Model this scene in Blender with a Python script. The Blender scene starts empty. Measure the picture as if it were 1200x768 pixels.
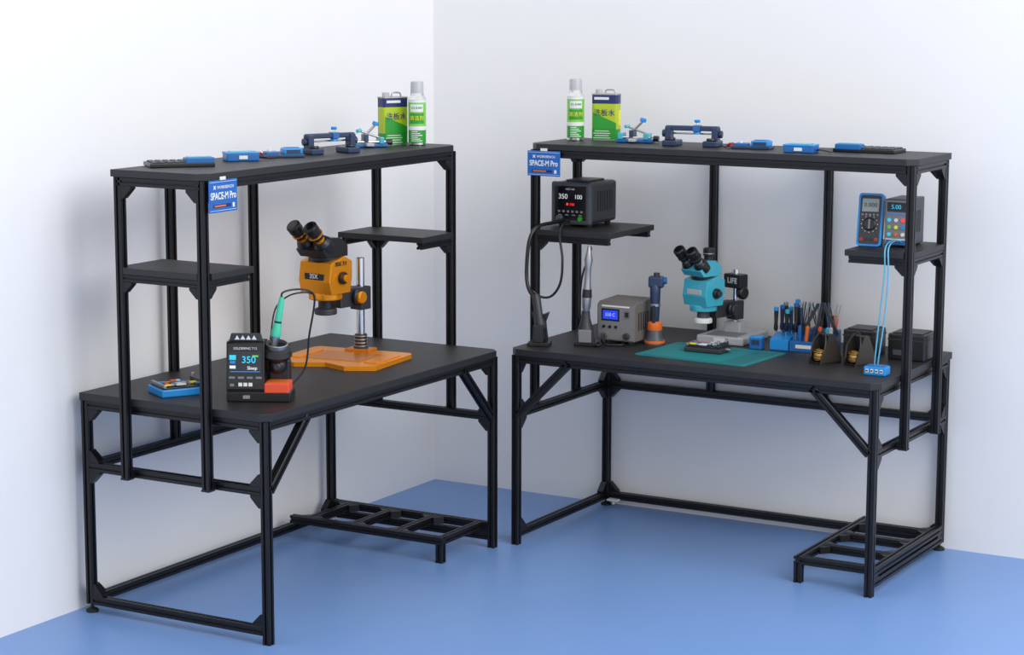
import bpy, bmesh, math
from mathutils import Vector, Matrix
H=0.78
CAM=(4.94585,-7.87457,2.14893); YAW,PITCH,ROLL,F=0.52416,0.15651,0.00236,2511.51
uL,uR,gL,gR=-2.34152,0.87331,0.05855,0.03278
LEN,DEP,OV,S,V0,V1,HS=1.4583,0.7596,0.0222,0.0589,0.1828,0.5709,1.5573
BL=Matrix.Translation((gL,uL,0))@Matrix.Rotation(math.pi/2,4,'Z')
BR=Matrix.Translation((uR,-gR,0))

def mat(name,col,rough=0.5,metal=0.0,emit=None,es=1.0,noise=0.0,nscale=60,coat=0,trans=0):
    m=bpy.data.materials.new(name); m.use_nodes=True
    nt=m.node_tree; b=nt.nodes['Principled BSDF']
    b.inputs['Base Color'].default_value=(*col,1); b.inputs['Roughness'].default_value=rough; b.inputs['Metallic'].default_value=metal
    if coat: b.inputs['Coat Weight'].default_value=coat
    if trans: b.inputs['Transmission Weight'].default_value=trans
    if emit: b.inputs['Emission Color'].default_value=(*emit,1); b.inputs['Emission Strength'].default_value=es
    if noise:
        tc=nt.nodes.new('ShaderNodeTexCoord'); n=nt.nodes.new('ShaderNodeTexNoise'); n.inputs['Scale'].default_value=nscale; n.inputs['Detail'].default_value=3
        nt.links.new(tc.outputs['Object'],n.inputs['Vector'])
        mx=nt.nodes.new('ShaderNodeMixRGB'); mx.inputs[1].default_value=(*[c*(1-noise) for c in col],1); mx.inputs[2].default_value=(*[min(1,c*(1+noise)) for c in col],1)
        nt.links.new(n.outputs['Fac'],mx.inputs[0]); nt.links.new(mx.outputs[0],b.inputs['Base Color'])
    return m
M={}
def am(k,*a,**kw): M[k]=mat(*a,**kw)
am('alu','black_aluminium',(0.009,0.009,0.011),0.38,0.3)
am('slab','black_laminate',(0.014,0.014,0.016),0.5,0,noise=.15,nscale=200)
am('blk','black_plastic',(0.009,0.009,0.010),0.35)
am('rub','rubber',(0.01,0.01,0.01),0.7)
am('dgr','dark_grey_plastic',(0.026,0.028,0.034),0.45)
am('slate','slate_grey_plastic',(0.055,0.065,0.08),0.45)
am('grey','grey_plastic',(0.19,0.19,0.20),0.45)
am('lgrey','light_grey_paint',(0.43,0.44,0.46),0.35)
am('beige','warm_grey_metal',(0.155,0.14,0.128),0.5)
am('white','white_plastic',(0.72,0.72,0.72),0.4)
am('chrome','chrome',(0.75,0.75,0.75),0.15,1)
am('steel','brushed_steel',(0.40,0.40,0.41),0.35,.9)
am('gold','gold_anodised',(0.86,0.31,0.010),0.22,.55)
am('goldp','gold_plate',(0.88,0.31,0.006),0.34,.45)
am('golddk','dark_gold',(0.62,0.20,0.006),0.36,.45)
am('cyan','cyan_paint',(0.04,0.38,0.50),0.3,coat=.4)
am('blue','blue_plastic',(0.008,0.12,0.38),0.35)
am('bblue','bright_blue_plastic',(0.010,0.25,0.66),0.35)
am('nblue','navy_metal',(0.026,0.045,0.10),0.35,.3)
am('teal','teal_silicone',(0.002,0.20,0.22),0.6)
am('teal2','teal_silicone_groove',(0.002,0.14,0.16),0.6)
am('orange','orange_plastic',(0.72,0.15,0.02),0.4)
am('redor','red_orange_sponge',(0.72,0.08,0.03),0.5)
am('mint','mint_plastic',(0.05,0.52,0.33),0.35)
am('red','red_plastic',(0.7,0.02,0.02),0.4)
am('lime','lime_paint',(0.42,0.54,0.015),0.35)
am('green','green_paint',(0.015,0.30,0.025),0.35)
am('green2','light_green_paint',(0.20,0.55,0.08),0.35)
am('navy','navy_print',(0.008,0.02,0.12),0.4)
am('yellow','yellow_print',(0.85,0.75,0.03),0.4)
am('sign','sign_blue',(0.010,0.12,0.43),0.35)
am('glass','black_glass',(0.006,0.007,0.01),0.12)
am('lcd','lcd_blue',(0.01,0.03,0.6),0.2,emit=(0.02,0.08,0.9),es=.6)
am('lcdg','lcd_grey',(0.28,0.33,0.31),0.3)
am('led_w','led_white',(0.7,0.7,0.7),0.4,emit=(.9,.95,1),es=.25)
am('led_r','led_red',(0.8,0.02,0.02),0.4,emit=(1,.05,.03),es=.7)
am('led_c','led_cyan',(0.02,0.5,0.7),0.4,emit=(.05,.7,1),es=.3)
am('brass','brass_coil',(0.50,0.30,0.09),0.38,.8)
am('bronze','bronze_grey',(0.06,0.053,0.046),0.4,.5)
am('pcb','circuit_board',(0.02,0.05,0.10),0.4,noise=.6,nscale=150)
am('cable','cyan_cable',(0.10,0.40,0.60),0.45)

class P:
    """mesh part accumulator"""
    def __init__(s): s.bm=bmesh.new(); s.mats=[]
    def mi(s,m):
        if isinstance(m,str): m=M[m]
        if m not in s.mats: s.mats.append(m)
        return s.mats.index(m)
    def _fin(s,nv,m,mtx=None,smooth=False):
        fs=set()
        if mtx is not None: bmesh.ops.transform(s.bm,matrix=mtx,verts=nv)
        for v in nv:
            for f in v.link_faces: fs.add(f)
        i=s.mi(m)
        for f in fs: f.material_index=i; f.smooth=smooth
        return nv
    def box(s,c,sz,m,rot=None,bev=0.0):
        r=bmesh.ops.create_cube(s.bm,size=1); v=r['verts']
        bmesh.ops.scale(s.bm,vec=sz,verts=v)
        if bev>0:
            es=list({e for x in v for e in x.link_edges})
            rr=bmesh.ops.bevel(s.bm,geom=es,offset=bev,segments=2,affect='EDGES',profile=.5)
            v=list({x for f in rr['faces'] for x in f.verts}|{x for x in v if x.is_valid})
        mt=Matrix.Translation(c)@(rot if rot is not None else Matrix.Identity(4))
        return s._fin(v,m,mt)
    def prism(s,pts,a,b,m,axis='z',mtx=None,smooth=False):
        def mk(p,h):
            if axis=='z': return (p[0],p[1],h)
            if axis=='y': return (p[0],h,p[1])
            return (h,p[0],p[1])
        A=[s.bm.verts.new(mk(p,a)) for p in pts]; B=[s.bm.verts.new(mk(p,b)) for p in pts]
        n=len(pts); fs=[s.bm.faces.new(A[::-1]),s.bm.faces.new(B)]
        for i in range(n): fs.append(s.bm.faces.new((A[i],A[(i+1)%n],B[(i+1)%n],B[i])))
        bmesh.ops.recalc_face_normals(s.bm,faces=fs)
        i=s.mi(m)
        for f in fs: f.material_index=i
        if smooth:
            for f in fs[2:]: f.smooth=True
        if mtx is not None: bmesh.ops.transform(s.bm,matrix=mtx,verts=A+B)
        return A+B
    def rev(s,prof,m,p0=(0,0,0),dirv=(0,0,1),seg=24,smooth=True,capend=True):
        q=Vector(dirv).normalized().to_track_quat('Z','Y').to_matrix().to_4x4(); mt=Matrix.Translation(p0)@q
        rings=[]
        for r,h in prof:
            rings.append([s.bm.verts.new(mt@Vector((r*math.cos(2*math.pi*k/seg),r*math.sin(2*math.pi*k/seg),h))) for k in range(seg)])
        i=s.mi(m); fs=[]
        for a in range(len(rings)-1):
            for k in range(seg):
                f=s.bm.faces.new((rings[a][k],rings[a][(k+1)%seg],rings[a+1][(k+1)%seg],rings[a+1][k])); f.smooth=smooth; fs.append(f)
        if capend:
            fs.append(s.bm.faces.new(rings[0][::-1])); fs.append(s.bm.faces.new(rings[-1]))
        for f in fs: f.material_index=i
        if smooth:
            for a in range(1,len(rings)-1):
                d0=Vector(prof[a])-Vector(prof[a-1]); d1=Vector(prof[a+1])-Vector(prof[a])
                if d0.length>0 and d1.length>0 and d0.angle(d1)>0.6:
                    for k in range(seg):
                        e=s.bm.edges.get((rings[a][k],rings[a][(k+1)%seg]))
                        if e: e.smooth=False
            for rg in (rings[0],rings[-1]):
                for k in range(seg):
                    e=s.bm.edges.get((rg[k],rg[(k+1)%seg]))
                    if e: e.smooth=False
        return fs
    def cyl(s,p0,p1,r,m,r1=None,seg=20):
        d=Vector(p1)-Vector(p0)
        return s.rev([(r,0),(r if r1 is None else r1,d.length)],m,p0,d,seg)
    def sph(s,c,r,m,sc=(1,1,1)):
        v=bmesh.ops.create_uvsphere(s.bm,u_segments=20,v_segments=12,radius=r)['verts']
        bmesh.ops.scale(s.bm,vec=sc,verts=v)
        return s._fin(v,m,Matrix.Translation(c),True)
    def tube(s,pts,r,m,seg=8,sub=6,tf=None):
        P_=[Vector(p) for p in pts]
        if tf is not None: P_=[tf@p for p in P_]
        if sub>1 and len(P_)>2:
            Q=[]
            for i in range(len(P_)-1):
                a=P_[max(i-1,0)];b=P_[i];c=P_[i+1];d=P_[min(i+2,len(P_)-1)]
                for k in range(sub):
                    t=k/sub
                    Q.append(0.5*((2*b)+(c-a)*t+(2*a-5*b+4*c-d)*t*t+(3*b-a-3*c+d)*t**3))
            Q.append(P_[-1]); P_=Q
        rings=[];n=None
        for i,p in enumerate(P_):
            t=(P_[min(i+1,len(P_)-1)]-P_[max(i-1,0)]).normalized()
            if n is None: n=t.orthogonal().normalized()
            n=(n-t*n.dot(t)).normalized(); b=t.cross(n)
            rings.append([s.bm.verts.new(p+(n*math.cos(2*math.pi*k/seg)+b*math.sin(2*math.pi*k/seg))*r) for k in range(seg)])
        i=s.mi(m);fs=[]
        for a in range(len(rings)-1):
            for k in range(seg):
                f=s.bm.faces.new((rings[a][k],rings[a][(k+1)%seg],rings[a+1][(k+1)%seg],rings[a+1][k]));f.smooth=True;fs.append(f)
        fs.append(s.bm.faces.new(rings[0][::-1]));fs.append(s.bm.faces.new(rings[-1]))
        for f in fs:f.material_index=i
    def slot(s,p0,p1,m,w=0.03,up=(0,0,1)):
        p0=Vector(p0);p1=Vector(p1);d=(p1-p0);L=d.length;d.normalize()
        upv=Vector(up)
        if abs(d.dot(upv))>.95: upv=Vector((1,0,0))
        x=upv.cross(d).normalized(); y=d.cross(x)
        h=w/2; g=w*.13; k=w*.2; c=w*.06
        pts=[]
        base=[(h,-g),(h-k,-g),(h-k,g),(h,g),(h,h-c),(h-c,h)]
        for j in range(4):
            a=math.pi/2*j;ca,sa=round(math.cos(a)),round(math.sin(a))
            pts+=[(px*ca-py*sa,px*sa+py*ca) for px,py in base]
        mt=Matrix((( x[0],y[0],d[0],p0[0]),(x[1],y[1],d[1],p0[1]),(x[2],y[2],d[2],p0[2]),(0,0,0,1)))
        s.prism(pts,0,L,m,'z',mt)
    def obj(s,name,parent=None,tf=None,bev=0):
        if tf is not None: bmesh.ops.transform(s.bm,matrix=tf,verts=s.bm.verts[:])
        me=bpy.data.meshes.new(name); bmesh.ops.recalc_face_normals(s.bm,faces=s.bm.faces[:]); s.bm.to_mesh(me); s.bm.free()
        for m in s.mats: me.materials.append(m)
        o=bpy.data.objects.new(name,me); bpy.context.collection.objects.link(o)
        if parent: o.parent=parent
        if bev:
            b=o.modifiers.new('b','BEVEL'); b.width=bev; b.segments=2; b.limit_method='ANGLE'
        return o
def empty(name,mtx):
    o=bpy.data.objects.new(name,None); bpy.context.collection.objects.link(o); o.empty_display_size=.1; o.matrix_world=mtx; return o
def RX(a): return Matrix.Rotation(math.radians(a),4,'X')
def RY(a): return Matrix.Rotation(math.radians(a),4,'Y')
def RZ(a): return Matrix.Rotation(math.radians(a),4,'Z')
def T(x,y,z): return Matrix.Translation((x,y,z))
def text(root,name,s,size,m,mtx,align='CENTER',bold=0.0):
    c=bpy.data.curves.new(name,'FONT'); c.body=s; c.size=size; c.extrude=.0003; c.align_x=align; c.align_y='CENTER'; c.offset=bold*size
    c.materials.append(M[m]); o=bpy.data.objects.new(name,c); bpy.context.collection.objects.link(o); o.parent=root; o.matrix_local=mtx; return o

# ---------- workbench (local x=u, y=-v) ----------
def chamf(x0,x1,y0,y1,c,corners):
    pts=[]
    C=[(x0,y0,1,0,0,1),(x1,y0,0,1,-1,0),(x1,y1,-1,0,0,-1),(x0,y1,0,-1,1,0)]
    for i,(x,y,ax,ay,bx,by) in enumerate(C):
        if i in corners: pts+= [(x+bx*c,y+by*c),(x+ax*c,y+ay*c)]
        else: pts.append((x,y))
    return pts
TS=0.026
def gusset(p,c,dx,dz,plane,m,s=0.042,t=0.026):
    x,y,z=c
    tri=[(0,0),(s,0),(s,.2*s),(.2*s,s),(0,s)]
    if plane=='x': p.prism([(x+a*dx,z+b*dz) for a,b in tri],y-t/2,y+t/2,m,'y')
    elif plane=='y': p.prism([(y+a*dx,z+b*dz) for a,b in tri],x-t/2,x+t/2,m,'x')
    else: p.prism([(x+a*dx,y+b*dz) for a,b in tri],z-t/2,z+t/2,m,'z')
def bench(mtx,x1l,zsl,wx):
    root=empty('workbench',mtx)
    A=M['alu']
    p=P(); top=H-TS; D=-DEP
    for x in (0,LEN):
        for y in (0,D):
            p.slot((x,y,0.03 if y==0 else 0.0),(x,y,top),A)
            if y==0:
                p.rev([(0.006,0.03),(0.006,0.012)],A,(x,y,0),(0,0,1),10)
                p.rev([(0.022,0),(0.022,0.008),(0.012,0.014)],M['rub'],(x,y,0),(0,0,1),20)
    zt=top-.015
    for y in (0,D): p.slot((.015,y,zt),(LEN-.015,y,zt),A)
    for x in (0,LEN): p.slot((x,-.015,zt),(x,D+.015,zt),A)
    zm=.52
    for x in (0,LEN): p.slot((x,-.015,zm),(x,D+.015,zm),A)
    p.slot((.015,0,zm),(LEN-.015,0,zm),A)
    zb=.045
    for x in (0,LEN): p.slot((x,-.015,zb),(x,D+.015,zb),A)
    p.slot((.015,0,zb),(LEN-.015,0,zb),A)
    for x,sx in ((0,1),(LEN,-1)):
        for z,sz in ((zm,1),(zm,-1),(zb,1),(zt,-1)):
            gusset(p,(x,-.015,z+sz*.015),-1,sz,'y',A); gusset(p,(x,D+.015,z+sz*.015),1,sz,'y',A)
            gusset(p,(x+sx*.015,0,z+sz*.015),sx,sz,'x',A)
    for x,sx in ((0,1),(LEN,-1)):
        p.slot((x+sx*.012,D,.52),(x+sx*.235,D,top-.012),A,up=(0,1,0))
    # white foot clip by the far rear foot
    p.box((wx,-.03,.032),(.05,.03,.008),M['white'],bev=.002); p.rev([(.006,.014),(.006,.03)],M['white'],(wx,-.03,0),(0,0,1),10)
    xf=1.165; zf=.085; yf=-.72
    p.slot((xf,-.015,zf),(xf,yf,zf),A)
    p.slot((LEN,-.015,zf),(LEN,D+.015,zf),A)
    for y in (-.10,-.30,-.50,yf+.015): p.slot((xf+.015,y,zf),(LEN-.015,y,zf),A)
    for y in (-.10,-.30,-.50):
        for sy in (1,-1):
            gusset(p,(xf+.015,y+sy*.015,zf),1,sy,'h',A,s=.035); gusset(p,(LEN-.015,y+sy*.015,zf),-1,sy,'h',A,s=.035)
    p.slot((xf,yf+.015,0),(xf,yf+.015,zf-.015),A)
    p.obj('lower_frame',root)
    p=P(); p.prism(chamf(-OV,LEN+OV,-DEP-OV,OV*.6,.03,(0,1)),top,H,M['slab']); p.obj('desktop',root,bev=.0015)
    p=P(); st=HS-.024; ya=-(V0+.022); yb=-(V1-.022)
    for x,sx in ((-.0385,1),(LEN+.0385,-1)):
        for y in (ya,yb):
            p.slot((x,y,.508),(x,y,st),A)
            p.box((x+sx*.019,y,zm),(.01,.03,.03),A)
            p.box((x,y,.506),(.032,.032,.006),M['rub'])
        p.slot((x,ya,st-.015),(x,yb,st-.015),A)
        gusset(p,(x,ya-.015,st-.03),-1,-1,'y',A); gusset(p,(x,yb+.015,st-.03),1,-1,'y',A)
    for y in (ya,yb):
        p.slot((-.02,y,st-.015),(LEN+.02,y,st-.015),A)
        for x,sx in ((-.0235,1),(LEN+.0235,-1)): gusset(p,(x,y,st-.03),sx,-1,'x',A)
    for x in (.475,.965):
        p.slot((x,-.0,.535),(x,-.0,st),A); p.slot((x,-.015,st-.015),(x,ya+.015,st-.015),A)
    zsr=1.222
    SH=((-.056,x1l,zsl),(1.258,LEN+.056,zsr))
    for x0,x1,zs in SH:
        end=-.0385 if x0<0 else LEN+.0385; sx=1 if x0<0 else -1
        for y in (ya,yb):
            p.slot((end+sx*.015,y,zs-.035),(x1-.012 if sx>0 else x0+.012,y,zs-.035),A,w=.026)
            gusset(p,(end+sx*.015,y,zs-.048),sx,-1,'x',A,s=.036)
        p.slot((end,ya-.015,zs-.035),(end,yb+.015,zs-.035),A,w=.026)
        gusset(p,(end,ya-.015,zs-.048),-1,-1,'y',A,s=.036); gusset(p,(end,yb+.015,zs-.048),1,-1,'y',A,s=.036)
    p.obj('shelf_frame',root)
    for nm,(x0,x1,zs) in zip(('side_shelf_1','side_shelf_2'),SH):
        p=P()
        if x0<0: pts=[(-.022,-V1),(x1,-V1),(x1,-V0),(-.022,-V0)]
        else: pts=[(x0,-V1),(LEN+.022,-V1),(LEN+.022,-V0),(x0,-V0)]
        p.prism(pts,zs-.022,zs,M['slab']); 
        xx=(-.053,-.022) if x0<0 else (LEN+.022,LEN+.053)
        p.prism([(xx[0],yb+.016),(xx[1],yb+.016),(xx[1],ya-.016),(xx[0],ya-.016)],zs-.022,zs,M['slab'])
        p.obj(nm,root,bev=.0015)
    p=P(); p.prism(chamf(-S,LEN+S,-V1,-V0,.035,(0,1)),st,HS,M['slab']); p.obj('top_shelf',root,bev=.0015)
bench(BL,.205,1.23,LEN-.05); bench(BR,.30,1.222,.05)

# ---------- room ----------
am('wall','wall_paint',(0.82,0.82,0.83),0.6,noise=.012,nscale=8)
am('floor','floor_blue',(0.165,0.305,0.62),0.38,noise=.03,nscale=3)
def slab(name,x0,x1,y0,y1,z0,z1,m):
    p=P(); p.box(((x0+x1)/2,(y0+y1)/2,(z0+z1)/2),(x1-x0,y1-y0,z1-z0),m); return p.obj(name)
slab('floor',-.1,7,-9,.1,-.1,0,'floor')
slab('wall_left',-.1,0,-9,0,0,3.2,'wall')
slab('wall_back',-.1,7,0,.1,0,3.2,'wall')

# ---------- items ----------
def item(name,B,u,v,z,wrot,sc=1.0):
    loc=B@Vector((u,-v,z)); return empty(name,T(*loc)@RZ(wrot)@Matrix.Scale(sc,4))

def sign(B,u0,u1,z0,z1):
    v=V1+.0035; w=u1-u0;h=z1-z0
    r=item('hanging_sign',B,(u0+u1)/2,v,(z0+z1)/2,0 if B is BR else 90)
    p=P(); p.box((0,0,0),(w,.004,h),'sign',bev=.0015)
    p.box((0,-.0022,h*.44),(w*.94,.001,.0012),'white'); p.box((0,-.0022,-h*.44),(w*.94,.001,.0012),'white')
    p.box((-w*.05,-.0023,-h*.30),(w*.62,.001,h*.10),'navy'); p.box((-w*.12,-.0028,-h*.30),(w*.40,.0008,h*.05),'orange')
    p.box((w*.36,-.0023,-h*.31),(w*.07,.001,h*.14),'white')
    p.box((0,.0,h*.5+.004),(w*.2,.003,.012),'white')
    p.obj('panel',r)
    text(r,'model_text','SPACE-M Pro',h*.225,'white',T(0,-.0025,0)@RX(90)@Matrix.Diagonal((1,1.35,1,1)),bold=.025)
    text(r,'logo_text','\u2716 WORKBENCH',h*.13,'white',T(0,-.0025,h*.27)@RX(90),bold=.01)
sign(BL,-.036,.113,1.428,1.534); sign(BR,-.060,.085,1.432,1.530)

def phone_fixture(B,u,v,z,wrot,base,L=.16,W=.10,bh=.018):
    r=item('phone_repair_fixture',B,u,v,z,wrot)
    import random; rnd=random.Random(7)
    p=P(); p.box((0,0,bh/2),(L,W,bh),base,bev=.004); q=bh-.018
    p.box((0,0,q+.0205),(L*.92,W*.86,.005),'blk',bev=.001)
    p.box((-L*.12,W*.05,q+.0255),(L*.5,W*.5,.005),'pcb',bev=.001)
    cs=['steel','white','yellow','orange','bblue','redor','lgrey','blk','white','bblue']
    for i in range(20):
        x=rnd.uniform(-.38,.34)*L;y=rnd.uniform(-.32,.34)*W
        p.box((x,y,q+.0285+rnd.uniform(0,.001)),(rnd.uniform(.010,.03),rnd.uniform(.008,.018),.005),cs[i%10])
    p.box((L*.40,0,q+.030),(L*.08,W*.9,.014),'dgr',bev=.002); p.box((-L*.42,0,q+.028),(L*.06,W*.9,.010),'steel',bev=.001)
    for y in (-.35,.35): p.rev([(.005,0),(.005,.012)],'chrome',(L*.40,y*W,q+.037))
    p.rev([(.006,0),(.006,.02)],'steel',(L*.5,0,.012),(1,0,0),12)
    p.obj('fixture_body',r); return r
phone_fixture(BL,.150,.285,H,60,'bblue',.175,.14,.026)
phone_fixture(BR,.675,.47,H+.004,0,'dgr',.155,.10)

# -- left soldering station
def solder_station():
    r=item('soldering_station',BL,.20,.595,H,28)
    p=P()
    p.box((.0,0,.0175),(.215,.12,.035),'blk',bev=.004)
    p.prism([(-.055,.03),(-.058,.045),(-.040,.196),(-.032,.202),(.035,.202),(.05,.18),(.055,.03)],-.108,.020,'blk','x')
    p.prism([(-.100,.2018),(.012,.2018),(.006,.228),(-.094,.228)],-.030,-.012,'dgr','y')
    p.obj('body',r,bev=.003)
    sl=.018/.151; a=math.degrees(math.atan(sl))
    def ff(x,z):
        y=-.058+(z-.045)*sl; return T(x,y-.0012,z)@RX(90-a)
    p=P()
    def pan(x,z,w,h,m,t=.002): p.box((0,0,0),(w,h,t),m,rot=ff(x,z)) 
    pan(-.044,.128,.116,.132,'glass'); pan(-.044,.138,.106,.062,'dgr',.0035)
    for i in range(4): pan(-.088+.03*i,.083,.020,.007,'grey',.006)
    pan(-.086,.118,.020,.010,'led_w',.006); pan(-.086,.150,.022,.016,'led_c',.006); pan(-.086,.134,.018,.010,'bblue',.006); pan(-.01,.155,.02,.006,'green2',.006)
    pan(-.044,.103,.10,.003,'bblue',.005)
    for i in range(3): pan(-.060+.017*i,.060,.013,.012,'white',.004)
    pan(-.088,.058,.014,.009,'grey',.005)
    p.obj('control_panel',r)
    text(r,'brand_text','\u25B2\u25B2\u25B2\u25B2',.019,'white',T(-.044,-.0315,.214)@RX(90),bold=.0)
    text(r,'readout_text','350',.032,'led_c',T(0,-.003,0)@ff(-.032,.142),bold=.01)
    text(r,'mode_text','Sleep',.016,'led_w',T(0,-.003,0)@ff(-.020,.115),bold=.01)
    text(r,'title_text','SOLDERING T12',.011,'white',T(0,-.001,0)@ff(-.044,.180))
    text(r,'logo_text','\u25A3\u25A3',.014,'white',T(-.04,-.0605,.017)@RX(90))
    p=P()
    p.box((.062,-.018,.048),(.084,.088,.034),'redor',bev=.004)
    p.box((.062,-.018,.062),(.070,.07,.008),'orange',bev=.002)
    p.box((.060,.035,.08),(.075,.04,.11),'blk',bev=.008)
    p.sph((.056,.0,.115),.030,'blk',(1,.7,1)); p.rev([(.014,0),(.014,.012),(.009,.016)],'dgr',(.058,-.014,.115),(0,-1,0))
    p.rev([(.048,0),(.054,.012),(.048,.03),(.03,.04)],'blk',(.052,.01,.145),(.1,-.25,1))
    p.rev([(.036,0),(.038,.016),(.034,.018),(.032,.004)],'steel',(.055,.002,.176),(.1,-.25,1))
    d=Vector((.17,.05,1)).normalized(); b=Vector((.046,.0,.18))
    p.rev([(.010,0),(.012,.02),(.016,.035)],'steel',b,d); p.rev([(.016,.035),(.018,.045),(.014,.07),(.012,.085)],'mint',b,d)
    p.rev([(.012,.085),(.011,.14),(.008,.17)],'mint',b,d)
    p.rev([(.0125,.080),(.0125,.088)],'blk',b,d)
    p.obj('iron_holder',r)
    e=b+d*.165
    p=P(); p.tube([e,e+d*.02,(.110,.03,.37),(.155,.05,.365),(.175,.08,.33),(.15,.12,.20),(.13,.13,.08),(.06,.09,.012),(.02,.065,.02)],.0035,'blk')
    p.tube([(.03,.03,.20),(.045,.05,.30),(.09,.05,.345),(.14,.07,.355),(.17,.1,.345)],.0028,'blk')
    p.obj('cables',r)
solder_station()

# -- microscopes
def microscope(B,u,v,wrot,arm,zb,body,base_fn,colh,trino,accent,brot,s=1.0,head='blk',sc=1.0,el=.62):
    r=item('stereo_microscope',B,u,v,H,wrot,sc)
    p=P(); base_fn(p); p.obj('base',r,tf=RZ(brot))
    p=P()
    p.rev([(.024,0),(.024,.012),(.014,.016)],'dgr',(0,0,.018))
    p.rev([(.0135,0),(.0135,colh)],'chrome',(0,0,.02)); 
    ah=zb+.045
    p.box((0,0,ah-.01),(.05,.05,.075),'dgr',bev=.004)
    p.rev([(.020,0),(.020,.05),(.014,.052)],'blk',(0,0,.02)); 
    for k in range(4): p.rev([(.0215,0),(.0215,.004)],'steel' if accent=='gold' else 'dgr',(0,0,.03+k*.011))
    p.box((0,-arm*.42,ah),(.048,arm*.62,.06),'dgr',bev=.004)
    for sx in (1,-1):
        p.rev([(.024,0),(.026,.004),(.026,.016),(.022,.02)],'blk',(sx*.024,-arm*.30,ah),(sx,0,0))
        p.rev([(.020,.02),(.020,.028),(.017,.032)],accent,(sx*.024,-arm*.30,ah),(sx,0,0))
    p.obj('stand',r)
    p=P(); y=-arm
    p.rev([(.030,0),(.036,.002),(.036,.018),(.030,.022)],'white' if trino else 'dgr',(0,y,zb))
    p.rev([(.024,.02),(.024,.045),(.030,.055)],'blk' if not trino else 'slate',(0,y,zb))
    p.rev([(.052,.05),(.054,.053),(.054,.072),(.050,.075)],body,(0,y,zb),seg=32)
    z0=zb+.072
    pr=[(y-.045,z0),(y+.045,z0),(y+.055,z0+.05),(y+.055,z0+.10),(y+.02,z0+.118),(y-.045,z0+.10),(y-.055,z0+.04)]
    p.prism(pr,-.058*s,.058*s,body,'x')
    o=p.obj('optical_body',r,bev=.010)
    o.modifiers['b'].segments=3
    p=P()
    for sx in (1,-1):
        p.rev([(.020,0),(.020,.012),(.017,.016)],'blk',(sx*.056*s,y+.005,z0+.05),(sx,0,0))
        p.rev([(.012,.016),(.012,.026)],accent,(sx*.056*s,y+.005,z0+.05),(sx,0,0))
    p.box((0,y-.0535,z0+.055),(.07*s,.004,.02),'blk' if not trino else 'lgrey',bev=.001)
    zt=z0+.105
    p.rev([(.046*s,0),(.048*s,.004),(.048*s,.014),(.044*s,.018)],head,(0,y,zt-.004))
    pr=[(y-.055,zt+.012),(y+.045,zt+.012),(y+.045,zt+.045),(y+.01,zt+.072),(y-.035,zt+.075),(y-.075,zt+.035)]
    p.prism(pr,-.050*s,.050*s,head if not trino else body,'x')
    d=Vector((0,-math.sqrt(1-el*el),el)).normalized()
    for sx in (1,-1):
        b=Vector((sx*.031*s,y-.04,zt+.045))
        p.rev([(.026*s,-.01),(.027*s,.02),(.020*s,.034)],'blk',b,d)
        p.rev([(.017,.03),(.017,.048)],accent if not trino else 'steel',b,d)
        p.rev([(.020,.046),(.021,.075),(.0235,.078),(.0235,.100),(.019,.104)],'blk',b,d)
        p.rev([(.0242,.060),(.0242,.064)],accent,b,d)
        p.rev([(.015,.1045),(.012,.1046)],'glass',b,d)
    if trino:
        p.rev([(.018,0),(.018,.03),(.022,.032),(.022,.058),(.016,.062)],'blk',(0,y+.025,zt+.055))
        p.rev([(.0225,.038),(.0225,.042)],'steel',(0,y+.025,zt+.055))
    o=p.obj('binocular_head',r,bev=.006); return r
def base_gold(p):
    pts=[(-.165,.03),(.165,.03),(.18,.01),(.18,-.24)]
    for i in range(0,9):
        a=i/8; pts.append((.18-.36*a,-.26+.020*math.cos(a*4*math.pi)-.002))
    pts+=[(-.18,-.24),(-.18,.01)]
    p.prism(pts,0,.014,'goldp'); p.box((0,-.12,.0145),(.20,.15,.003),'golddk',bev=.001)
    p.box((0,0,.018),(.09,.06,.012),'golddk',bev=.003)
    for sx in (-1,1): p.box((sx*.14,-.12,.016),(.05,.16,.005),'goldp',bev=.002)
def base_grey(p):
    p.box((0,-.02,.016),(.20,.25,.032),'lgrey',bev=.006)
    p.box((0,-.08,.033),(.13,.11,.003),'grey',bev=.001)
    p.box((0,.0,.05),(.07,.06,.05),'lgrey',bev=.006)
    p.box((-.0,-.146,.016),(.05,.003,.016),'white')
s1=microscope(BL,1.105,.39,-6,.172,.155,'gold',base_gold,.30,False,'gold',12,1.12,sc=1.16,el=.70)
s2=microscope(BR,.640,.14,-18,.185,.085,'cyan',base_grey,.26,True,'dgr',18,1.05,el=.72)
text(s1,'body_text','35X 7:1',.018,'blk',T(.0665,-.172,.322)@RZ(90)@RX(90),bold=.02)
text(s1,'front_text','35X',.020,'white',T(-.0,-.2290,.283)@RX(90),bold=.02)
p=P(); p.box((0,0,.235),(.085,.05,.055),'blk',bev=.004); p.rev([(.024,0),(.026,.004),(.026,.016),(.02,.02)],'blk',(.03,0,.19),(1,0,0)); p.obj('top_clamp',s2)
text(s2,'column_text','LIFE',.030,'white',T(.004,-.0258,.237)@RX(90),bold=.02)

# -- mat
r=item('repair_mat',BR,.705,.51,H,-4)
p=P(); p.prism(chamf(-.235,.235,-.172,.172,.008,(0,1,2,3)),0,.003,'teal')
for x in (-.18,-.08): p.box((x,.145,.0032),(.08,.03,.0008),'teal2')
p.box((.17,-.0,.0032),(.09,.30,.0008),'teal2'); p.box((-.04,-.155,.0032),(.36,.014,.0008),'teal2'); p.box((-.04,.115,.0032),(.36,.003,.0008),'teal2')
p.obj('mat_sheet',r)

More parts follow.
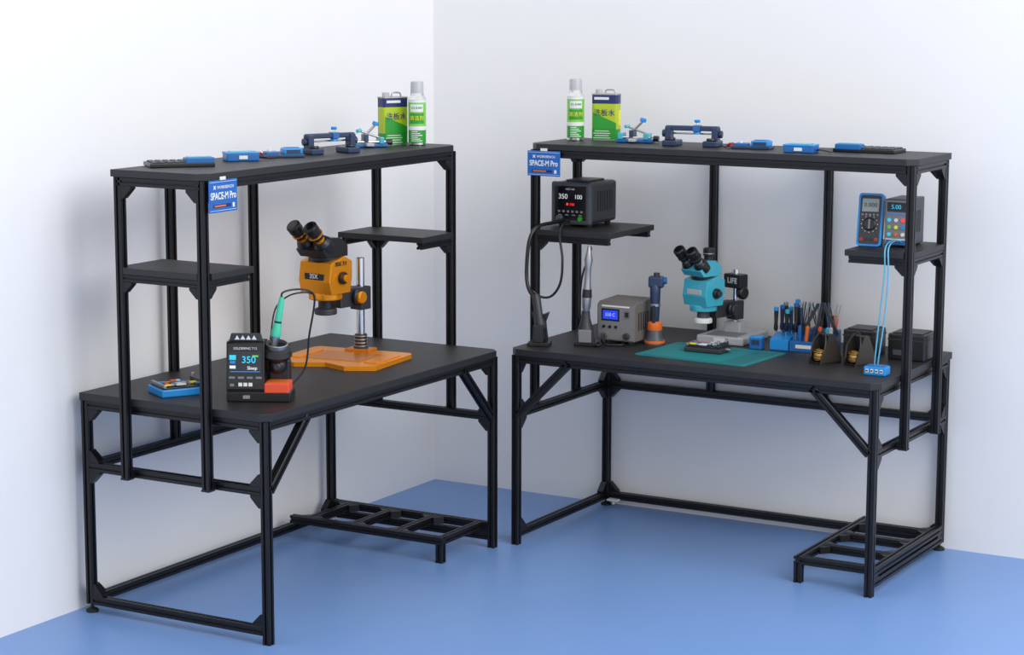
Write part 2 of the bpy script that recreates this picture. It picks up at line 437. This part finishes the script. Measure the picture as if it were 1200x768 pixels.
# -- hot air station on side shelf R
def hot_air():
    r=item('hot_air_rework_station',BR,.056,.315,1.222,0)
    W,Dp,Hh=.172,.225,.163
    p=P(); p.box((0,0,.012+Hh/2),(W,Dp,Hh),'dgr',bev=.012)
    p.box((0,-Dp/2+.004,.012+Hh/2),(W+.006,.022,Hh+.006),'slate',bev=.008)
    p.box((0,-Dp/2-.008,.014+Hh/2),(W-.03,.004,Hh-.03),'glass',bev=.002)
    for x in (-.06,.06):
        for y in (-.08,.08): p.rev([(.012,0),(.012,.014)],'rub',(x,y,0))
    p.box((0,0,Hh+.016),(.10,.14,.008),'slate',bev=.003)
    for k in range(7): p.box((W/2+.0005,-.05+.02*k,.10),(.002,.008,.08),'blk')
    f=-Dp/2-.0105
    for i in range(6): p.box((-.05+.02*i,f,.062),(.010,.003,.008),'grey',bev=.001)
    for i in range(4): p.box((-.045+.03*i,f,.048),(.014,.003,.004),'grey')
    p.rev([(.014,0),(.014,.012),(.011,.014)],'slate',(-.045,f,.034),(0,-1,0)); p.rev([(.010,0),(.009,.006)],'green',(.045,f,.034),(0,-1,0),16)
    p.obj('case',r)
    text(r,'temp_text','350',.028,'led_w',T(-.032,f-.001,.120)@RX(90)); text(r,'air_text','100',.024,'led_w',T(.036,f-.001,.120)@RX(90))
    text(r,'red_text','\u25CF 350',.014,'led_r',T(-.0,f-.001,.090)@RX(90)); text(r,'logo_text','HOT AIR',.010,'white',T(0,f-.001,.15)@RX(90))
    tf=r.matrix_world.inverted()@BR
    def b(u,v,z): return (u,-v,z)
    p=P()
    p.tube([b(.03,.43,1.25),b(.02,.50,1.245),b(-.0,.60,1.235),b(-.015,.64,1.18),b(-.02,.65,1.05),b(.0,.66,.99),b(.035,.665,.965)],.0075,'blk',tf=tf)
    p.tube([b(.05,.43,1.245),b(.07,.52,1.24),b(.10,.60,1.20),b(.122,.62,1.12),b(.115,.62,1.03),b(.08,.62,.975),b(.04,.63,.965),b(.005,.65,.99)],.005,'blk',tf=tf)
    p.obj('hose',r)
hot_air()
r=item('hot_air_handpiece_stand',BR,.045,.66,H,20)
p=P(); p.box((0,0,.008),(.085,.075,.016),'blk',bev=.003); p.prism([(-.03,.016),(.03,.016),(.022,.09),(.036,.13),(.01,.12),(-.01,.12),(-.036,.13),(-.022,.09)],.005,.03,'blk','y')
p.rev([(.012,0),(.012,.03),(.020,.04),(.020,.07),(.016,.085),(.017,.16),(.010,.175)],'dgr',(.012,-.015,.03),(-.15,.02,1)); p.box((.0,-.03,.05),(.04,.02,.07),'blk',bev=.004)
p.obj('stand',r)
r=item('soldering_iron_stand',BR,.20,.56,H,15)
p=P(); p.box((0,0,.007),(.09,.07,.014),'blk',bev=.003)
p.rev([(.038,0),(.03,.05),(.018,.09),(.016,.12)],'dgr',(-.005,0,.014)); p.box((0,-.036,.04),(.05,.012,.05),'grey',bev=.003)
p.rev([(.004,0),(.008,.02),(.017,.05),(.019,.09),(.013,.15),(.012,.20),(.017,.235),(.009,.27),(.006,.29)],'steel',(-.005,0,.10),(.04,.0,1))
p.rev([(.0195,.088),(.0175,.12)],'blk',(-.005,0,.10),(.04,.0,1))
p.tube([(.006,0,.385),(.01,.01,.37),(-.03,.03,.25),(-.035,.04,.1),(.0,.06,.01),(.05,.0,.012),(.066,-.05,.012),(.05,-.06,.012),(.04,-.02,.01)],.004,'blk')
p.obj('iron_and_stand',r)
def grey_station():
    r=item('digital_soldering_station',BR,.287,.40,H,0)
    W,Dp,Hh=.165,.17,.165
    p=P(); p.prism([(-Dp/2,.012),(-Dp/2,Hh-.01),(-Dp/2+.02,Hh),(Dp/2,Hh+.005),(Dp/2,.012)],-W/2,W/2,'beige','x')
    for x in (-.06,.06):
        for y in (-.07,.07): p.rev([(.012,0),(.012,.013)],'rub',(x,y,0))
    p.obj('case',r,bev=.004)
    f=-Dp/2-.0005
    p=P(); p.box((0,f,.085),(W-.012,.003,Hh-.03),'grey',bev=.001)
    p.box((-.022,f-.002,.115),(.078,.003,.048),'blk',bev=.001); p.box((-.022,f-.004,.115),(.064,.002,.034),'lcd')
    for i in range(3): p.rev([(.006,0),(.006,.004)],'blk',(-.05+.026*i,f-.001,.068),(0,-1,0),12)
    p.rev([(.013,0),(.013,.010),(.010,.012)],'dgr',(.05,f-.001,.035),(0,-1,0)); p.box((.05,f-.002,.12),(.022,.003,.03),'beige'); p.box((.05,f-.004,.12),(.014,.004,.018),'blk')
    p.rev([(.011,0),(.011,.012)],'steel',(-.045,f-.001,.034),(0,-1,0),14); p.box((0,f-.002,.149),(.12,.001,.006),'white')
    for k in range(6): p.box((W/2+.0005,-.05+.02*k,.09),(.002,.008,.07),'dgr')
    p.obj('front_panel',r); text(r,'readout_text','350 C',.018,'white',T(-.022,f-.0055,.115)@RX(90))
    p=P(); p.tube([(-.045,f-.012,.034),(-.03,f-.04,.02),(-.01,f-.06,.006),(.03,f-.05,.006),(.05,f-.03,.006),(.03,f-.0,.006)],.004,'blk'); p.obj('cable',r)
grey_station()
r=item('electric_grinding_pen',BR,.415,.40,H,15)
p=P(); p.rev([(.040,0),(.038,.02),(.030,.03),(.026,.07)],'slate',(0,0,0)); p.rev([(.0275,.055),(.030,.06),(.028,.085),(.02,.09)],'orange',(0,0,0)); p.rev([(.0405,.006),(.0405,.016)],'orange',(0,0,0))
p.rev([(.016,.085),(.018,.12),(.021,.20),(.021,.23),(.016,.24)],'nblue',(0,0,0)); p.box((.004,0,.245),(.06,.036,.046),'nblue',bev=.008); p.rev([(.012,0),(.014,.006),(.014,.014)],'blue',(.03,0,.25),(1,0,.1))
p.rev([(.0215,.15),(.0215,.16)],'steel',(0,0,0)); p.rev([(.012,0),(.012,.016)],'dgr',(.005,0,.265)); p.box((0,-.022,.12),(.012,.01,.07),'blk',bev=.002)
p.obj('pen_and_base',r)
r=item('tip_storage_box',BR,.805,.30,H,8)
p=P(); p.box((0,0,.022),(.05,.045,.044),'blue',bev=.003); p.box((0,0,.046),(.052,.047,.008),'bblue',bev=.002); p.box((0,-.0235,.028),(.03,.002,.018),'nblue'); p.obj('box_body',r)
def rack():
    r=item('precision_tool_rack',BR,.975,.23,H,4)
    p=P()
    p.prism([(-.055,0),(-.055,.04),(-.02,.04),(-.02,.06),(.02,.06),(.02,.08),(.06,.08),(.06,0)],-.045,.125,'blue','x')
    p.prism([(-.05,0),(-.05,.04),(.03,.06),(.03,0)],-.125,-.05,'bblue','x'); p.box((.04,-.0565,.02),(.12,.002,.014),'white')
    p.rev([(.026,0),(.026,.09),(.022,.09),(.022,.05)],'blue',(-.085,.045,.0)); 
    p.obj('rack_body',r,bev=.002)
    import random; rnd=random.Random(3)
    p=P()
    for i in range(9):
        x=-.112+.0135*i; h=rnd.uniform(.09,.125)
        d=Vector((rnd.uniform(-.08,.08),0,1)); b=(x,-.02+.03*(i%3),.05)
        p.rev([(.0025,-.01),(.0025,.02)],'steel',b,d,8); p.rev([(.006,.02),(.009,.03),(.007,.05),(.009,h)],('blk','nblue','dgr')[i%3],b,d,12); p.rev([(.0092,h),(.0098,h+.012),(.005,h+.015)],['bblue','blue','steel','cyan','bblue'][i%5],b,d,12)
    for i in range(9):
        x=-.03+.018*i; a=rnd.uniform(-18,18)
        for sx in (-1,1):
            p.box((x+sx*.004,.04-.012*(i%3),.12),(.0024,.010,.125),['steel','blk','lgrey','dgr','steel','blk','blue','dgr','steel'][i],rot=RY(a+sx*2.5))
    for i in range(6):
        b=(-.01+.025*i,-.035,.03); p.rev([(.004,0),(.008,.02),(.008,.065),(.004,.07)],['blue','orange','nblue','redor','cyan','lgrey'][i],b,(rnd.uniform(-.2,.2),.0,1),10)
    for sx,rt in ((.02,28),(.1,-28),(.055,10)): p.box((sx,-.0,.125),(.012,.007,.13),'dgr',rot=RY(rt))
    p.rev([(.012,0),(.012,.05),(.009,.055)],'redor',(.10,.045,.08),(.1,0,1),14)
    p.obj('tools',r)
rack()
for (u,v,w_,d_,h_,rt) in ((1.205,.20,.125,.13,.10,0),(1.395,.20,.145,.14,.10,0)):
    r=item('black_storage_case',BR,u,v,H,rt)
    p=P(); p.box((0,0,h_/2),(w_,d_,h_),'blk',bev=.006); p.box((0,0,h_*.78),(w_+.003,d_+.003,.004),'dgr'); p.box((0,-d_/2-.002,h_*.72),(.03,.006,.02),'dgr',bev=.001)
    p.box((0,0,h_+.002),(w_*.8,d_*.8,.004),'dgr',bev=.001); p.box((-.03,-d_/2-.001,h_*.3),(.04,.003,.02),'slate'); p.obj('case_body',r)
for u,v in ((1.15,.46),(1.275,.43)):
    r=item('tip_cleaner_stand',BR,u,v,H,-25)
    pf=[(-.055,0),(.05,0),(.05,.02),(.012,.11),(-.008,.115),(-.045,.03)]
    p=P(); p.prism(pf,-.034,-.030,'bronze','x'); p.prism(pf,.030,.034,'bronze','x')
    p.box((0,0,.004),(.068,.10,.008),'blk',bev=.001); p.prism([(-.004,.105),(.012,.108),(.050,.02),(.045,.008),(.036,.012)],-.03,.03,'dgr','x')
    p.sph((0,-.025,.03),.024,'brass',(1,1,.8))
    for k in range(6): p.tube([(.024*math.cos(a+k),-.025+.024*math.sin(a+k)*math.cos(k*.6),.03+.021*math.sin(a+k)*math.sin(k*.6)+.004*k-.008) for a in [j*math.pi/6 for j in range(13)]],.0022,'brass',seg=5,sub=1)
    p.tube([(-.03,-.045,.02),(-.033,-.03,.08),(.0,-.01,.12),(.033,-.03,.08),(.03,-.045,.02)],.003,'bronze')
    p.obj('cleaner_body',r)
r=item('bench_power_supply',BR,1.395,.33,1.222,0)
p=P(); W,Dp,Hh=.092,.17,.17
p.box((0,0,Hh/2+.006),(W,Dp,Hh),'slate',bev=.004); f=-Dp/2-.001
for x in (-.035,.035):
    for y in (-.06,.06): p.rev([(.007,0),(.007,.008)],'rub',(x,y,0),seg=12)
p.box((0,f,Hh/2+.006),(W-.006,.003,Hh-.008),'grey',bev=.001)
for k,(mm) in enumerate((('led_c','white','led_r'),('green2','yellow','bblue'),('led_c','orange','white'))):
    for j in range(3): p.rev([(.007,0),(.007,.004)],mm[j],(-.026+.026*j,f-.001,.10-.026*k),(0,-1,0),14)
p.box((0,f-.002,.148),(.07,.003,.034),'glass'); p.box((0,f-.002,.122),(.07,.002,.004),'bblue'); p.box((0,f-.002,.02),(.07,.003,.016),'blue')
p.box((-.0,f-.002,.03),(.08,.002,.004),'white')
for k in range(5): p.box((W/2+.0005,-.04+.02*k,.09),(.002,.008,.08),'dgr')
p.obj('case',r); text(r,'readout_text','5.00',.022,'led_c',T(0,f-.0045,.148)@RX(90))
tf=r.matrix_world.inverted()@BR
p=P()
for k,o in enumerate((0,.012)):
    p.tube([(1.405+o,-.41,1.24),(1.405+o,-.47,1.255),(1.42+o,-.59,1.24),(1.425+o*1.2,-.605,1.15),(1.412+o*1.6,-.605,1.0),(1.400+o*1.2,-.605,.86),(1.395+o,-.60,.812)],.0028,'cable',tf=tf,seg=6)
p.obj('charging_cables',r)
r=item('usb_charging_hub',BR,1.405,.60,H,0)
p=P(); p.box((0,0,.016),(.082,.055,.032),'bblue',bev=.004); p.box((0,0,.033),(.07,.044,.003),'blue',bev=.001)
for k in range(4): p.box((-.027+.018*k,-.0275,.017),(.011,.003,.013),'white'); p.box((-.027+.018*k,-.029,.017),(.007,.002,.005),'blk')
p.obj('hub_body',r)
r=item('digital_multimeter',BR,1.295,.43,1.222,8)
def rr(w,h,c,n=4):
    pts=[]
    for cx,cy,a0 in ((w/2-c,h/2-c,0),(-w/2+c,h/2-c,90),(-w/2+c,-h/2+c,180),(w/2-c,-h/2+c,270)):
        for i in range(n+1):
            a=math.radians(a0+90*i/n); pts.append((cx+c*math.cos(a),cy+c*math.sin(a)))
    return pts
tl=RX(-12)@T(0,0,.0)
p=P(); 
def mm(pts,y0,y1,m,cx=0,cz=.095): p.prism([(a+cx,b+cz) for a,b in pts],y0,y1,m,'y')
mm(rr(.092,.195,.012),-.002,.034,'bblue'); mm(rr(.076,.178,.008),-.005,.0,'dgr'); mm(rr(.062,.048,.003),-.0065,-.004,'lcdg',cz=.148)
p.rev([(.024,0),(.024,.003),(.020,.006)],'blk',(0,-.004,.078),(0,-1,0)); p.box((0,-.011,.078),(.007,.006,.036),'grey',bev=.001)
for k in range(5): p.rev([(.0045,0),(.0045,.003)],'grey',(-.028+.014*k,-.004,.113),(0,-1,0),10)
for k in range(4): p.rev([(.006,0),(.006,.003)],['red','blk','blk','red'][k],(-.027+.018*k,-.004,.022),(0,-1,0),12); p.rev([(.003,.003),(.003,.004)],'blk',(-.027+.018*k,-.004,.022),(0,-1,0),8)
for k in range(12):
    a=math.radians(k*30); p.box((.030*math.cos(a),-.0055,.078+.030*math.sin(a)),(.003,.001,.003),'white')
p.obj('meter_body',r,tf=T(0,0,.003)@tl,bev=.0015)
p=P(); p.prism([(.03,.14),(.034,.15),(.075,.0),(.07,.0)],-.03,.03,'dgr','x'); p.obj('kick_stand',r)
text(r,'readout_text','0.000',.022,'blk',T(0,0,.003)@tl@T(0,-.0068,.148)@RX(90))

# ---------- top shelf ----------
def spray(B,u,v,wr):
    r=item('aerosol_spray_can',B,u,v,HS,wr); R=.034
    p=P(); p.rev([(R-.004,0),(R,.004),(R,.012)],'chrome'); p.rev([(R,.012),(R,.06)],'green'); p.rev([(R,.06),(R,.075)],'white'); p.rev([(R,.075),(R,.165)],'green2'); p.rev([(R,.165),(R,.178)],'white')
    p.rev([(R+.001,.176),(R-.003,.184),(.022,.196)],'chrome'); p.rev([(.025,.19),(.025,.238),(.022,.244)],'lgrey'); p.rev([(.026,.19),(.026,.20)],'chrome')
    def patch(a0,a1,z0,z1,m,rad=R+.0006):
        n=8;vs=[]
        for z in (z0,z1): vs.append([p.bm.verts.new((rad*math.sin(math.radians(a0+(a1-a0)*i/n)),-rad*math.cos(math.radians(a0+(a1-a0)*i/n)),z)) for i in range(n+1)])
        i_=p.mi(m)
        for i in range(n):
            f=p.bm.faces.new((vs[0][i],vs[0][i+1],vs[1][i+1],vs[1][i])); f.material_index=i_; f.smooth=True
    for k in range(6): patch(-38,38-(k%3)*16,.018+.007*k,.021+.007*k,'white')
    patch(-50,50,.085,.125,'green'); patch(-44,44,.130,.158,'white')
    p.obj('can_body',r)
    for k,ch in enumerate('清洁剂'): 
        a=-32+32*k; text(r,'label_text_%d'%(k+1),ch,.019,'yellow',RZ(a)@T(0,-R-.001,.105)@RX(90))
    for k,ch in enumerate('CLEAN'):
        a=-28+14*k; text(r,'brand_text_%d'%(k+1),ch,.012,'green',RZ(a)@T(0,-R-.001,.145)@RX(90),bold=.03)
def tin(B,u,v,wr):
    r=item('solvent_tin_can',B,u,v,HS,wr)
    w,d,h=.108,.058,.18
    def pr(z0,z1,m,g=0): p.prism([(a,b) for a,b in rr(w+g,d+g,.012)],z0,z1,m,'z')
    p=P(); pr(0,.004,'steel',.003); pr(.004,.045,'green'); pr(.045,.145,'lime'); pr(.145,h,'navy'); pr(h,h+.004,'steel',.003)
    f=-d/2-.0006
    p.prism([(-.048,.045),(.048,.045),(.048,.07),(-.048,.11)],f-.0004,f+.0003,'green','y')
    for k in range(4): p.box((-.01,f,.010+.009*k),(.07-.012*(k%2),.001,.003),'white')
    p.box((-.012,f,.166),(.06,.001,.010),'white')
    g=w/2+.0006
    p.box((g,0,.09),(.001,d*.6,.06),'yellow')
    p.rev([(.014,0),(.014,.016),(.012,.018)],'lgrey',(-.03,0,h+.003)); p.tube([(-.005,0,h+.003),(0,0,h+.018),(.03,0,h+.018),(.036,0,h+.003)],.003,'steel')
    p.obj('can_body',r); text(r,'label_text','洗板水',.029,'navy',T(0,f-.0008,.108)@RX(90))
def portal(B,u,v,wr,sc=1):
    r=item('screen_removal_fixture',B,u,v,HS,wr,sc); p=P()
    for sx in (-1,1):
        p.box((sx*.085,0,.012),(.058,.10,.024),'nblue',bev=.005); p.box((sx*.098,0,.045),(.026,.045,.065),'nblue',bev=.004)
        p.rev([(.013,0),(.015,.004),(.015,.014),(.011,.016)],'nblue',(sx*.110,0,.05),(sx,0,0)); p.rev([(.018,0),(.02,.004),(.018,.01)],'blk',(sx*.085,-.02,.024))
    p.box((0,0,.072),(.222,.03,.020),'nblue',bev=.004); p.cyl((-.1,.018,.05),(.1,.018,.05),.004,'chrome')
    p.rev([(.004,0),(.004,.02)],'chrome',(.02,0,.08)); p.rev([(.010,0),(.012,.003),(.012,.010),(.008,.012)],'bblue',(.02,0,.095)); p.rev([(.016,0),(.014,.014)],'bblue',(.02,0,.048))
    p.box((.02,0,.072),(.03,.04,.026),'blue',bev=.003)
    p.obj('gantry',r)
def clamp(B,u,v,wr):
    r=item('board_holder_clamp',B,u,v,HS,wr); p=P()
    p.box((0,0,.008),(.15,.05,.012),'blue',bev=.003); p.cyl((-.065,-.02,.022),(.065,-.02,.022),.004,'chrome'); p.cyl((-.065,.02,.022),(.065,.02,.022),.004,'chrome')
    for x in (-.055,.05): p.box((x,0,.026),(.02,.06,.026),'cyan',bev=.004)
    p.box((-.01,0,.035),(.018,.05,.03),'nblue',bev=.003); p.cyl((-.01,0,.045),(.03,0,.085),.005,'steel'); p.rev([(.012,0),(.013,.004),(.011,.014)],'bblue',(.03,0,.083),(.3,0,1))
    p.cyl((.05,0,.035),(-.03,0,.062),.004,'steel'); p.rev([(.010,0),(.012,.003),(.010,.012)],'cyan',(-.032,0,.058),(-.3,0,1)); p.rev([(.011,0),(.011,.02)],'blk',(.075,0,.018),(1,0,0))
    p.box((.0,-.035,.012),(.03,.03,.012),'lgrey',bev=.003)
    p.obj('clamp_body',r)
def device(B,u,v,wr):
    r=item('battery_activation_board',B,u,v,HS,wr); p=P()
    p.box((0,0,.006),(.15,.075,.012),'nblue',bev=.003); p.box((.035,.0,.022),(.07,.06,.022),'bblue',bev=.005); p.box((-.04,0,.016),(.05,.05,.012),'blue',bev=.003)
    p.box((.035,-.0305,.022),(.05,.002,.012),'nblue'); p.rev([(.007,0),(.007,.008)],'white',(-.045,0,.021)); p.box((.035,0,.034),(.05,.035,.002),'blue')
    p.tube([(-.07,.0,.01),(-.085,-.01,.02),(-.10,.0,.008),(-.09,.02,.006),(-.11,.03,.006)],.003,'red'); p.tube([(-.07,.01,.01),(-.085,.02,.018),(-.10,-.01,.005),(-.115,.0,.006)],.003,'blk')
    p.obj('board_body',r)
def bbox(B,u,v,wr):
    r=item('blue_parts_box',B,u,v,HS,wr); p=P(); p.box((0,0,.013),(.115,.075,.026),'blue',bev=.004); p.box((0,0,.028),(.118,.078,.006),'bblue',bev=.002); p.box((0,0,.032),(.08,.05,.003),'cyan'); p.box((0,-.039,.014),(.03,.003,.012),'white')
    p.tube([(.058,.0,.01),(.08,-.01,.012),(.10,.01,.006),(.12,-.01,.006)],.0025,'blk'); p.obj('box_body',r)
def keypad(B,u,v,wr,bx=-.06,by=-.045,L=.24):
    r=item('component_tray',B,u,v,HS,wr); p=P(); p.box((0,0,.007),(L,.13,.014),'blk',bev=.003)
    for i in range(8):
        for j in range(4): p.box((-L*.408+L*.117*i,-.045+.03*j,.0155),(L*.092,.024,.006),'dgr',bev=.002)
    p.box((bx,by,.020),(.10,.05,.022),'blue',bev=.004); p.box((bx,by,.032),(.08,.036,.003),'cyan'); p.obj('tray_body',r)
spray(BR,.03,.35,30); tin(BR,.115,.25,12); clamp(BR,.285,.33,10); portal(BR,.555,.38,8,.95); device(BR,.81,.39,8); bbox(BR,1.035,.46,5); keypad(BR,1.24,.30,0)
spray(BL,1.405,.455,30); tin(BL,1.395,.35,62); clamp(BL,1.22,.35,48); portal(BL,.90,.40,66,.9); device(BL,.66,.36,50); bbox(BL,.46,.33,50); keypad(BL,.17,.29,50,.06,-.035,.22)

# ---------- camera ----------
cd=bpy.data.cameras.new('camera'); cam=bpy.data.objects.new('camera',cd); bpy.context.collection.objects.link(cam)
cd.sensor_width=36; cd.sensor_fit='HORIZONTAL'; cd.lens=F*36/1200; cd.clip_end=100
d=Vector((-math.sin(YAW)*math.cos(PITCH),math.cos(YAW)*math.cos(PITCH),-math.sin(PITCH))); r=Vector((math.cos(YAW),math.sin(YAW),0)); u=r.cross(d)
r2=r*math.cos(ROLL)+u*math.sin(ROLL); u2=-r*math.sin(ROLL)+u*math.cos(ROLL)
cam.matrix_world=Matrix(((r2[0],u2[0],-d[0],CAM[0]),(r2[1],u2[1],-d[1],CAM[1]),(r2[2],u2[2],-d[2],CAM[2]),(0,0,0,1)))
bpy.context.scene.camera=cam
# ---------- light ----------
w=bpy.data.worlds.new('world'); bpy.context.scene.world=w; w.use_nodes=True
w.node_tree.nodes['Background'].inputs[0].default_value=(0.99,0.99,1,1); w.node_tree.nodes['Background'].inputs[1].default_value=1.08
def area(name,loc,tgt,size,e,col=(1,1,1)):
    l=bpy.data.lights.new(name,'AREA'); l.size=size; l.energy=e; l.color=col; o=bpy.data.objects.new(name,l); bpy.context.collection.objects.link(o)
    o.location=loc; o.rotation_euler=(Vector(tgt)-Vector(loc)).to_track_quat('-Z','Y').to_euler()
area('softbox_lamp',(6.2,-3.0,4.2),(0.0,-1.6,0.8),4.0,240)
bpy.context.scene.view_settings.view_transform='Standard'
